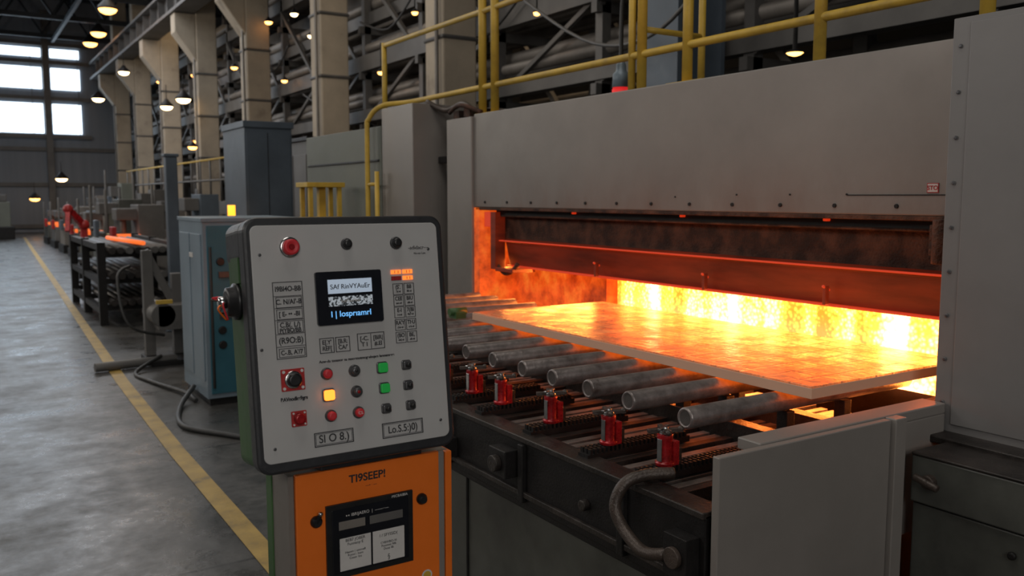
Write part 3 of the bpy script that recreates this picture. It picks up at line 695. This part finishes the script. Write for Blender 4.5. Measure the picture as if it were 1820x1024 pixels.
# small red jib arm beside the aisle
h = B("red_jib_arm")
h.box(2.15, 2.45, 20.0, 20.3, 0, .3, 'black').box(2.24, 2.36, 20.1, 20.2, .3, 1.15, 'redplate').beam((2.3, 20.15, 1.1), (2.0, 20.0, 1.45), .12, .12, 'redgloss').beam((2.0, 20.0, 1.45), (1.95, 19.8, 1.0), .09, .09, 'redgloss').sphere((2.0, 20.0, 1.45), .1, 'redplate').sphere((2.3, 20.15, 1.12), .11, 'redplate')
h.done(None, .006)
h = B("walkway_platform")
h.box(5.3, 6.2, 18, 34, 1.5, 1.6, 'steelgrey').box(5.3, 5.4, 18, 34, 1.3, 1.5, 'steelgrey')
for i in range(8): h.box(5.3, 5.42, 18+i*2.2, 18.12+i*2.2, 0, 1.3, 'steelgrey')
for i in range(17): h.cyl((5.35, 18.05+i*.99, 1.6), (5.35, 18.05+i*.99, 2.6), .025, 'steelgrey', 8)
for z in (2.1, 2.6): h.cyl((5.35, 18, z), (5.35, 34, z), .025, 'yellow' if z > 2.3 else 'steelgrey', 8)
for z in (2.1, 2.6): h.cyl((5.35, 18.05, z), (6.2, 18.05, z), .025, 'steelgrey', 8)
h.done()
h = B("floor_machine")
h.box(-2.0, 2.0, 41, 44, 0, 1.5, 'boxgreen').box(-1.2, 1.2, 41.5, 43.5, 1.5, 2.1, 'basegreen').box(-2.2, 2.1, 40.6, 41, 0, .5, 'black').box(1.2, 1.9, 41.2, 42, 1.5, 1.8, 'steelgrey')
h.done(None, .03)
for (y0, k1, z1) in ((12.9, 'steelgrey', 2.55), (15.1, 'boxgreen', 2.2)):
    h = B("switchgear_cabinet")
    h.box(4.6, 5.6, y0, y0+1.4, 0, z1, k1).box(4.56, 5.64, y0-.03, y0+1.43, z1, z1+.06, 'black').box(4.585, 4.6, y0+.1, y0+.68, .2, z1-.2, k1).box(4.585, 4.6, y0+.72, y0+1.3, .2, z1-.2, k1)
    h.box(4.57, 4.585, y0+.62, y0+.66, 1.0, 1.2, 'black'); h.done(None, .01)
h = B("conveyor_strut"); h.beam((3.9, 9.8, 1.3), (4.5, 10.9, 2.3), .07, .05, 'concrete').box(3.85, 3.95, 9.75, 9.85, 0, 1.35, 'black').box(4.45, 4.55, 10.85, 10.95, 0, 2.3, 'black'); h.done()

# ------------------------------------------------------------ lights
def area(name, loc, target, size, sy, power, col=(1, 1, 1)):
    L = bpy.data.lights.new(name, 'AREA'); L.shape = 'RECTANGLE'; L.size = size; L.size_y = sy; L.energy = power; L.color = col
    o = bpy.data.objects.new(name, L); C.objects.link(o); o.location = loc
    o.rotation_euler = (Vector(target)-Vector(loc)).to_track_quat('-Z', 'Y').to_euler(); return o
area("overhead_fill_near", (0, 2, 9), (1, 3, 0), 4, 4, 180, (1, .94, .86))  # overhead fill added here and in the next two; roof is closed
area("overhead_fill_mid", (1, 14, 9), (1, 14, 0), 6, 8, 300, (1, .95, .88))
area("overhead_fill_far", (1, 30, 9), (1, 30, 0), 8, 12, 850, (.9, .94, 1))
area("side_bay_lamp", (9.5, 14, 9), (8, 14, 3), 3, 12, 170, (1, .74, .46))
area("side_bay_lamp_far", (9.5, 32, 9), (8, 32, 3), 3, 14, 230, (1, .74, .46))
area("panel_key_light", (-1.5, -5.5, 4.2), (1.0, 2.0, 1.3), 4, 3, 160, (1, .96, .91))  # added key light for the panel; back wall has no door
area("left_fill", (-7.5, 6, 5.5), (3, 4, 1.5), 8, 3, 235, (1, .94, .87))  # side fill added here and in the next; left wall has no windows
area("left_fill_far", (-7.5, 24, 6), (7, 22, 4), 14, 3, 680, (1, .90, .78))
# added area lights standing in for glow from the furnace mouth (throw firelight out along the rollers)
area("furnace_mouth_fill", (2.97, 3.4, .95), (1.6, 3.3, .93), 3.2, .07, 30, (1, .26, .04))
area("furnace_mouth_upper_fill", (3.22, 4.55, 1.22), (1.8, 4.2, .95), .9, .12, 9, (1, .30, .05))

w = bpy.data.worlds.new("World"); bpy.context.scene.world = w; w.use_nodes = True
w.node_tree.nodes["Background"].inputs[0].default_value = (.5, .6, .75, 1); w.node_tree.nodes["Background"].inputs[1].default_value = .3

# ------------------------------------------------------------ camera
cam = bpy.data.cameras.new("Camera"); co = bpy.data.objects.new("Camera", cam); C.objects.link(co)
cam.sensor_width = 36; cam.lens = 1550/1820*36
co.location = (0, 0, 1.7)
co.rotation_euler = (math.radians(90)-math.atan(.1045), 0, -math.radians(32.6))
cam.dof.use_dof = True; cam.dof.focus_distance = 2.3; cam.dof.aperture_fstop = 5.0
cam.clip_end = 200
bpy.context.scene.camera = co
